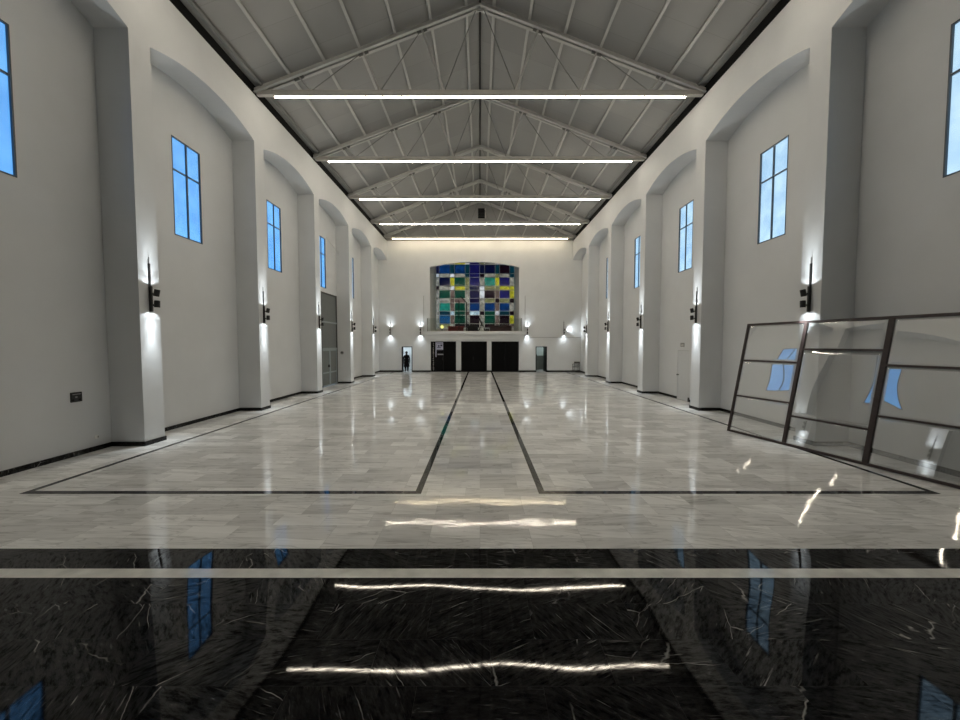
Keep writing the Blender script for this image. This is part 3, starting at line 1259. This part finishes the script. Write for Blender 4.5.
pc = empty('notice', (XB(440.2), DF, YD(355)))
p = MB()
p.box(-0.24, -0.006, 0.0, 0.24, 0.0, 0.10)
p.build('sheet', M_PAPER2, pc)
tag(pc, 'small grey notice strip under the poster on the left black door', 'notice')
ps = empty('door_lettering', (XB(433.2), DF - 0.03, 0.0))
p = MB()
random.seed(3)
z = 0.14
while z < 2.30:
    h = random.uniform(0.06, 0.11)
    p.box(-0.05 + random.uniform(0, 0.03), -0.004, z, 0.05 - random.uniform(0, 0.04), 0, z + h)
    z += h + random.uniform(0.04, 0.08)
p.build('marks', plain('grey_white_lettering', (0.30, 0.30, 0.30), 0.6), ps)
tag(ps, 'vertical row of small pale marks on the left black door', 'lettering')
pv = MB()
pv.box(XB(435.3), DF - 0.006, YD(357), XB(436.1), DF, YD(342.3))
tag(pv.build('door_strip', M_PAPER), 'thin pale upright strip beside the poster on the left black door', 'strip')


# small doorways: rooms behind them
def back_room(x0, x1, depth, hgt, wallmat, lowmat, dado, name):
    r = MB()
    y0 = YB + 0.3
    r.box(x0 - 0.1, y0, 0, x0, y0 + depth, hgt, 0)
    r.box(x1, y0, 0, x1 + 0.1, y0 + depth, hgt, 0)
    r.box(x0 - 0.1, y0 + depth, dado, x1 + 0.1, y0 + depth + 0.1, hgt, 0)
    if dado > 0:
        r.box(x0 - 0.1, y0 + depth, 0, x1 + 0.1, y0 + depth + 0.1, dado, 1)
    r.box(x0 - 0.1, y0, hgt, x1 + 0.1, y0 + depth + 0.1, hgt + 0.1, 0)
    return tag(r.build(name, [wallmat, lowmat]), kind='structure')


M_ROOMW = plain('pale_room_paint', (0.72, 0.76, 0.78), 0.8, var=0.02)
M_ROOMG = plain('pale_green_room_paint', (0.42, 0.47, 0.44), 0.8, var=0.03)
M_ROOML = plain('dark_grey_dado', (0.10, 0.10, 0.085), 0.6, var=0.1)
back_room(-8.0, -4.6, 2.6, 2.9, M_ROOMW, M_ROOMW, 0, 'wall_left_room')
back_room(4.0, 6.8, 2.6, 2.9, M_ROOMG, M_ROOML, 1.25, 'wall_right_room')
for x, y, z, e in ((-6.6, 31.6, 2.75, 22), (5.2, 31.4, 2.75, 20)):
    rl_ = empty('ceiling_lamp', (x, y, 2.90))
    p = MB()
    p.lathe([(0.16, -0.001), (0.16, -0.04), (0.12, -0.08), (0.02, -0.10)], n=20)
    p.build('globe', emit('room_lamp_globe', (0.9, 0.97, 1.0), e / 12), rl_, smooth=True)
    pl = bpy.data.lights.new('room_lamp', 'POINT')
    pl.energy = e
    pl.color = (0.9, 0.97, 1.0)
    pl.shadow_soft_size = 0.12
    po_ = bpy.data.objects.new('room_lamp', pl)
    po_.location = (0, 0, -0.22)
    po_.parent = rl_
    COL.objects.link(po_)
    tag(rl_, 'round ceiling lamp in the room behind the small %s doorway' % ('left' if x < 0 else 'right'), 'ceiling lamp')
for no, (a, b2, h), hinge in ((4, SD_L, -1), (5, SD_R, 1)):
    d = MB()
    d.box(a - 0.03, YB - 0.012, 0, a + 0.03, YB + 0.3, h + 0.03)
    d.box(b2 - 0.03, YB - 0.012, 0, b2 + 0.03, YB + 0.3, h + 0.03)
    d.box(a - 0.03, YB - 0.012, h - 0.03, b2 + 0.03, YB + 0.3, h + 0.03)
    do = tag(d.build('door_%d' % no, M_BDOOR), kind='structure')
    # leaf standing open into the room behind
    l = MB()
    xh = a + 0.03 if hinge < 0 else b2 - 0.03
    ang = -1.3 if hinge < 0 else 0.02
    l.bar((xh, YB + 0.31, (h - 0.03) / 2 + 0.005), (xh - hinge * 0.82 * math.sin(ang), YB + 0.31 + 0.82 * math.cos(ang), (h - 0.03) / 2 + 0.005), 0.04, h - 0.05)
    l.build('leaf', M_BDOOR, do)
    k = MB()
    q = 0.70
    k.tube((xh - hinge * q * math.sin(ang) - hinge * 0.03, YB + 0.31 + q * math.cos(ang), 1.0), (xh - hinge * q * math.sin(ang) - hinge * 0.03, YB + 0.31 + q * math.cos(ang) - 0.12, 1.0), 0.012, n=8)
    k.build('door_handle', M_STEEL_D, do)
# sloping stair parapet seen through the right doorway
p = MB()
p.prism([(4.02, 0), (5.25, 0), (5.25, 0.95), (4.95, 1.45), (4.02, 1.75)], 'y', 32.2, 32.35)
tag(p.build('trim_3', M_ROOML), kind='structure')

# ------------------------------------------------------------------ tall grey door in the fourth left bay
d = MB()
y0, y1, zt = GD
x0, x1 = -XR + 0.012, -XR - 0.08
f = 0.07
d.box(x0, y0, 0, x1, y0 + f, zt, 1)
d.box(x0, y1 - f, 0, x1, y1, zt, 1)
d.box(x0, y0 + f, zt - f, x1, y1 - f, zt, 1)
d.box(x0, y0 + f, 3.42, x1, y1 - f, 3.50)
d.box(x0, y0 + f, 1.98, x1, y1 - f, 2.07)
gd = tag(d.build('door_6', [M_GDOOR_L, plain('dark_door_frame', (0.05, 0.052, 0.052), 0.5)]), kind='structure')
for z0, z1 in ((2.07, 3.42), (3.50, zt - f)):
    d = MB()
    d.box(-XR - 0.03, y0 + f, z0, -XR - 0.06, y1 - f, z1)
    d.build('sheet', M_GDOOR, gd)
mid = (y0 + y1) / 2
for q0, q1 in ((y0 + f, mid - 0.005), (mid + 0.005, y1 - f)):
    d = MB()
    d.box(-XR - 0.03, q0, 0.01, -XR - 0.06, q1, 1.98)
    for e0, e1 in ((q0, q0 + 0.07), (q1 - 0.07, q1)):
        d.box(-XR - 0.005, e0, 0.01, -XR - 0.03, e1, 1.98, 1)
    for zz in (0.01, 0.70, 1.91):
        d.box(-XR - 0.005, q0 + 0.07, zz, -XR - 0.03, q1 - 0.07, zz + 0.07, 1)
    d.build('leaf', [M_GDOOR, M_GDOOR_L], gd)
d = MB()
d.box(-XR + 0.05, mid - 0.20, 1.02, -XR - 0.03, mid - 0.15, 1.16)
d.tube((-XR + 0.05, mid - 0.175, 1.09), (-XR + 0.05, mid - 0.31, 1.09), 0.014, n=8)
d.build('door_handle', M_BLK, gd)

# flush white door on the right with a sign above it
d = MB()
d.box(XR + 0.004, FD[0] + 0.012, 0.008, XR + 0.05, FD[1] - 0.012, FD[2] - 0.012)
wd = tag(d.build('door_7', M_WDOOR), kind='structure')
d = MB()
d.tube((XR + 0.004, FD[1] - 0.10, 1.02), (XR - 0.05, FD[1] - 0.10, 1.02), 0.018, n=12)
d.tube((XR - 0.05, FD[1] - 0.10, 1.02), (XR - 0.075, FD[1] - 0.10, 1.02), 0.032, n=14)
d.build('door_knob', M_BLK, wd)
d = MB()
d.box(XR + 0.06, FD[0] - 0.05, 0, XR + 0.10, FD[1] + 0.05, FD[2] + 0.05)
d.build('back_panel', M_GREYP, wd)
d = MB()
d.box(XR - 0.03, FD[0] - 0.10, 0.0, XR + 0.004, FD[0] - 0.02, 0.17)
d.build('door_stop', M_BLK, wd)
sn = empty('sign', (XR, 14.86, 2.17))
p = MB()
p.box(-0.012, -0.14, 0, 0, 0.14, 0.16)
p.build('plate', M_GREYP, sn)
p = MB()
p.box(-0.016, -0.10, 0.04, -0.012, 0.10, 0.055)
p.box(-0.016, -0.10, 0.08, -0.012, 0.06, 0.095)
p.build('print', M_WHITE, sn)
tag(sn, 'small grey sign above the flush white door on the right wall', 'sign')

# ------------------------------------------------------------------ small wall fittings
so = empty('socket_panel', (-XR, 7.40, HC - 1.08))
p = MB()
p.box(0, -0.105, -0.10, 0.02, 0.105, 0.10)
p.build('plate', M_BLK, so, bevel=0.006)
p = MB()
p.box(0.02, -0.075, 0.05, 0.024, 0.075, 0.066)
p.box(0.02, -0.03, -0.015, 0.026, 0.01, 0.015)
p.build('switch', M_GREYP, so)
p = MB()
for y in (-0.07, 0.055):
    p.tube((0.02, y, -0.055), (0.024, y, -0.055), 0.02, n=12)
p.build('socket', M_MATT, so)
tag(so, 'black square socket panel low on the nearest left wall', 'socket')
so = empty('wall_outlet', (-XR, 7.76, 0.29))
p = MB()
p.lathe([(0.045, 0), (0.045, 0.010), (0.038, 0.014)], n=18)
o = p.build('cover', M_WHITE, so)
o.rotation_euler = (0, PI / 2, 0)
p = MB()
p.box(0.012, 0.012, -0.02, 0.018, 0.036, 0.02)
p.build('slot', M_GREYP, so)
tag(so, 'small round white outlet near the foot of the nearest left pillar', 'outlet')
so = empty('wall_button', (-7.98, PIER[5] - PW, HC - 0.50))
p = MB()
p.lathe([(0.10, 0), (0.10, 0.02), (0.085, 0.03)], n=20)
o = p.build('cover', M_GREYP, so)
o.rotation_euler = (PI / 2, 0, 0)
p = MB()
p.lathe([(0.045, 0.03), (0.04, 0.042)], n=16)
o = p.build('centre', M_BLK, so)
o.rotation_euler = (PI / 2, 0, 0)
tag(so, 'round grey button on the pillar side right of the tall grey door', 'button')
# rod from the window head to the pillar
p = MB()
p.tube((-XR + 0.027, 19.75, 7.98), (-8.06, PIER[5] - PW - 0.022, 7.42), 0.022, n=10)
p.tube((-8.06, PIER[5] - PW - 0.022, 7.42), (-8.06, PIER[5] - PW - 0.002, 7.42), 0.05, n=12)
tag(p.build('pipe', M_WALL), 'thin white sloping rod above the tall grey door', 'rod')
# conduit lines on the back wall
p = MB()
p.tube((XB(525), YB - 0.012, YD(337.4)), (8.2, YB - 0.012, YD(337.4)), 0.016, n=8)
tag(p.build('conduit', M_GREYP), 'thin horizontal grey conduit on the right of the back wall', 'conduit')
for px, z0, sd in ((423.8, 340, 'left'), (525.0, 337, 'right')):
    p = MB()
    p.tube((XB(px), YB - 0.014, YD(z0)), (XB(px), YB - 0.014, YD(296)), 0.018, n=8)
    tag(p.build('conduit', M_GREYP), 'thin upright grey conduit beside the %s end of the loft ledge' % sd, 'conduit')

# ------------------------------------------------------------------ chair at the back right
ch = empty('metal_chair', (7.72, 29.28, 0), -0.55)
M_CH = plain('dark_grey_chair_metal', (0.05, 0.048, 0.045), 0.5)
p = MB()
p.box(-0.24, -0.24, 0.43, 0.24, 0.22, 0.47)
p.build('seat', M_CH, ch, bevel=0.01)
for sx in (-0.22, 0.22):
    p = MB()
    p.tube((sx, -0.21, 0.0), (sx, -0.21, 0.66), 0.018, n=10)
    p.build('leg', M_CH, ch)
    p = MB()
    p.tube((sx, 0.24, 0.0), (sx, 0.20, 0.45), 0.018, n=10)
    p.tube((sx, 0.20, 0.45), (sx, 0.26, 0.86), 0.018, n=10)
    p.build('leg', M_CH, ch)
    p = MB()
    p.box(sx - 0.03, -0.24, 0.655, sx + 0.03, 0.22, 0.685)
    p.build('armrest', M_CH, ch)
    p = MB()
    p.tube((sx, -0.21, 0.18), (sx, 0.225, 0.18), 0.013, n=8)
    p.build('stretcher', M_CH, ch)
p = MB()
p.box(-0.22, 0.225, 0.70, 0.22, 0.262, 0.86)
p.box(-0.22, 0.215, 0.55, 0.22, 0.238, 0.60)
p.build('backrest', M_CH, ch, bevel=0.006)
tag(ch, 'dark armchair of metal standing in the far right corner', 'chair')

# ------------------------------------------------------------------ large leaning glazed frame on the right
B0 = Vector((6.50, 9.50, 0.0))
PHI = math.radians(14.9)
U = Vector((math.sin(PHI), -math.cos(PHI), 0))
Mh = Vector((math.cos(PHI), math.sin(PHI), 0))
Lv = (Mh * 0.203 + Vector((0, 0, 0.979))).normalized()
Nv = U.cross(Lv).normalized()
if Nv.x > 0:
    Nv = -Nv                      # towards the hall
LEN = 4.26
HGT = 2.86


def FP(a, h, n=0.0):
    return U * a + Lv * h + Nv * n + Vector((0, 0, 0.008))


fr = empty('glazed_frame', B0)
BW, BT = 0.052, 0.045


def fbar(name, a0, h0, a1, h1, w):
    p = MB()
    A, B = FP(a0, h0), FP(a1, h1)
    p.bar(A, B, BT, w, up=(Lv if abs(h0 - h1) < 1e-6 else U))
    return p.build(name, M_RUST, fr, bevel=0.004)


POST = [0.026, 1.39, 2.83, LEN - 0.026]
fbar('bottom_rail', 0, 0.026, LEN, 0.026, BW)
fbar('top_rail', 0, HGT - 0.026, LEN, HGT - 0.026, BW)
for k, a in enumerate(POST):
    p = fbar('post', a, BW, a, HGT - BW, BW if k in (0, 3) else (0.07 if k == 1 else 0.085))
ROWT = [[0.340, 0.666], [0.230, 0.765], [0.330, 0.667]]
random.seed(5)
# each sheet is a little bowed: (middle sag, twist)
BOW = {(0, 0): (-0.0042, 0.0006, 0, 0), (0, 1): (-0.0042, 0.0, 0, 0), (0, 2): (0.0015, 0, 0, 0),
       (1, 0): (0.001, 0.0, 0, 0), (1, 1): (-0.0042, 0.002, -0.011, 0), (1, 2): (0.001, 0, 0, 0),
       (2, 0): (0.001, 0.0, 0, -0.012), (2, 1): (-0.0035, -0.0055, 0.009, 0), (2, 2): (0.001, 0.0, 0, 0)}
for k in range(3):
    a0, a1 = POST[k], POST[k + 1]
    hs = [HGT - 0.03] + [HGT * (1 - t) for t in ROWT[k]] + [0.03]
    for t in hs[1:3]:
        fbar('transom', a0 + 0.02, t, a1 - 0.02, t, 0.036)
    for j in range(3):
        ht, hb = hs[j], hs[j + 1]
        g = MB()
        n = 14
        sagv, tw, ku, kv = BOW[(k, j)]
        def pt(i, q, off):
            u, v = i / n, q / n
            d = sagv * math.sin(PI * u) * math.sin(PI * v) + tw * (2 * u - 1) * (2 * v - 1) + ku * (u - 0.5) + kv * (v - 0.5)
            return FP(a0 + (a1 - a0) * u, hb + (ht - hb) * v, d + off)
        vs = [pt(i, q, 0.003) for q in range(n + 1) for i in range(n + 1)] + [pt(i, q, -0.003) for q in range(n + 1) for i in range(n + 1)]
        W = n + 1
        S = W * W
        fs = []
        for q in range(n):
            for i in range(n):
                b0 = q * W + i
                fs.append((b0, b0 + 1, b0 + W + 1, b0 + W))
                fs.append((S + b0, S + b0 + W, S + b0 + W + 1, S + b0 + 1))
        for i in range(n):
            fs.append((i, S + i, S + i + 1, i + 1))
            fs.append((n * W + i, n * W + i + 1, S + n * W + i + 1, S + n * W + i))
            fs.append((i * W, (i + 1) * W, S + (i + 1) * W, S + i * W))
            fs.append((i * W + n, S + i * W + n, S + (i + 1) * W + n, (i + 1) * W + n))
        g.add(vs, fs)
        g.build('glass_pane', M_BIGGLASS, fr, smooth=True)
tag(fr, 'large dark iron frame glazed with nine panes leaning on the right wall', 'glazed frame')

# ------------------------------------------------------------------ person in the left doorway
def person():
    root = empty('person', (XB(406.5) * 30.35 / 29.7, 30.35, 0), 0.25)
    root.scale = (1.0, 1.0, 0.955)
    V, E, Rr = [], [], []

    def node(p, r, par=None):
        V.append(p)
        Rr.append(r)
        if par is not None:
            E.append((par, len(V) - 1))
        return len(V) - 1
    pel = node((0, 0, 0.93), (0.17, 0.115))
    ab = node((0, -0.005, 1.10), (0.155, 0.11), pel)
    chs = node((0, 0.0, 1.30), (0.185, 0.125), ab)
    nk = node((0, 0.0, 1.46), (0.075, 0.075), chs)
    h0 = node((0, -0.012, 1.55), (0.068, 0.075), nk)
    h1 = node((0, -0.018, 1.63), (0.080, 0.098), h0)
    h2 = node((0, -0.010, 1.70), (0.070, 0.085), h1)
    for s in (-1, 1):
        hip = node((s * 0.088, 0, 0.84), (0.115, 0.12), pel)
        kn = node((s * 0.092, -0.012, 0.48), (0.085, 0.09), hip)
        an = node((s * 0.096, 0.015, 0.10), (0.070, 0.075), kn)
        node((s * 0.110, -0.11, 0.045), (0.045, 0.042), an)
        sh = node((s * 0.185, 0.0, 1.385), (0.068, 0.07), chs)
        el = node((s * 0.245, 0.02, 1.10), (0.055, 0.055), sh)
        wr = node((s * 0.255, -0.045, 0.86), (0.038, 0.038), el)
        pm = node((s * 0.256, -0.062, 0.79), (0.026, 0.042), wr)
        for k in range(4):
            oy = -0.085 + k * 0.019
            f1 = node((s * 0.254, oy, 0.725), (0.010, 0.010), pm)
            node((s * 0.243, oy - 0.006, 0.672 + (0.010 if k in (0, 3) else 0)), (0.009, 0.009), f1)
        t1 = node((s * 0.238, -0.098, 0.765), (0.011, 0.011), pm)
        node((s * 0.228, -0.112, 0.728), (0.010, 0.010), t1)
    me = bpy.data.meshes.new('body')
    me.from_pydata(V, E, [])
    o = bpy.data.objects.new('body', me)
    COL.objects.link(o)
    sk_ = o.modifiers.new('skin', 'SKIN')
    ss = o.modifiers.new('smooth', 'SUBSURF')
    ss.levels = 2
    ss.render_levels = 2
    for i, r in enumerate(Rr):
        me.skin_vertices[0].data[i].radius = r
    me.skin_vertices[0].data[0].use_root = True
    dg = bpy.context.evaluated_depsgraph_get()
    ev = bpy.data.meshes.new_from_object(o.evaluated_get(dg))
    bpy.data.objects.remove(o)
    cloth = plain('black_cloth', (0.008, 0.008, 0.009), 0.9, spec=0.1)
    skin = plain('skin', (0.07, 0.042, 0.032), 0.6)
    shoe = plain('black_leather', (0.01, 0.009, 0.009), 0.5)
    ev.materials.clear()
    for m in (cloth, skin, shoe):
        ev.materials.append(m)
    zmin = min(v.co.z for v in ev.vertices)
    for v in ev.vertices:
        v.co.z -= zmin
    for p_ in ev.polygons:
        c = p_.center
        p_.use_smooth = True
        p_.material_index = 1 if (c.z > 1.46 or (abs(c.x) > 0.20 and c.z < 0.84)) else (2 if c.z < 0.09 else 0)
    bo = bpy.data.objects.new('body', ev)
    COL.objects.link(bo)
    bo.parent = root
    # nose, ears and eyes of the face
    f = MB()
    f.tube((0, -0.105, 1.635), (0, -0.130, 1.600), 0.008, 0.016, n=8)
    f.build('nose', skin, root, smooth=True)
    for s in (-1, 1):
        f = MB()
        f.lathe([(0.005, -0.03), (0.014, -0.012), (0.016, 0.012), (0.006, 0.032)], c=(s * 0.084, 0.0, 1.625), n=8)
        f.build('ear', skin, root, smooth=True)
        f = MB()
        f.lathe([(0.003, -0.008), (0.010, 0), (0.003, 0.008)], c=(s * 0.032, -0.108, 1.648), n=8)
        f.build('eye', M_MATT, root)
    h = MB()
    prof = []
    for k in range(9):
        t = k / 8 * PI / 2
        prof.append((0.098 * math.cos(t) + 0.002, 0.115 * math.sin(t)))
    h.lathe(prof, c=(0, 0.012, 1.655), n=20)
    h.build('hair', plain('dark_hair', (0.008, 0.007, 0.006), 0.6), root, smooth=True)
    c = MB()
    c.lathe([(0.225, 0.0), (0.235, 0.10), (0.215, 0.40), (0.20, 0.55), (0.19, 0.70)], c=(0, 0, 0.40), n=24)
    co_ = c.build('coat', cloth, root, smooth=True)
    co_.scale = (1, 0.72, 1)
    tag(root, 'person in black clothes standing in the small left doorway', 'person')


person()
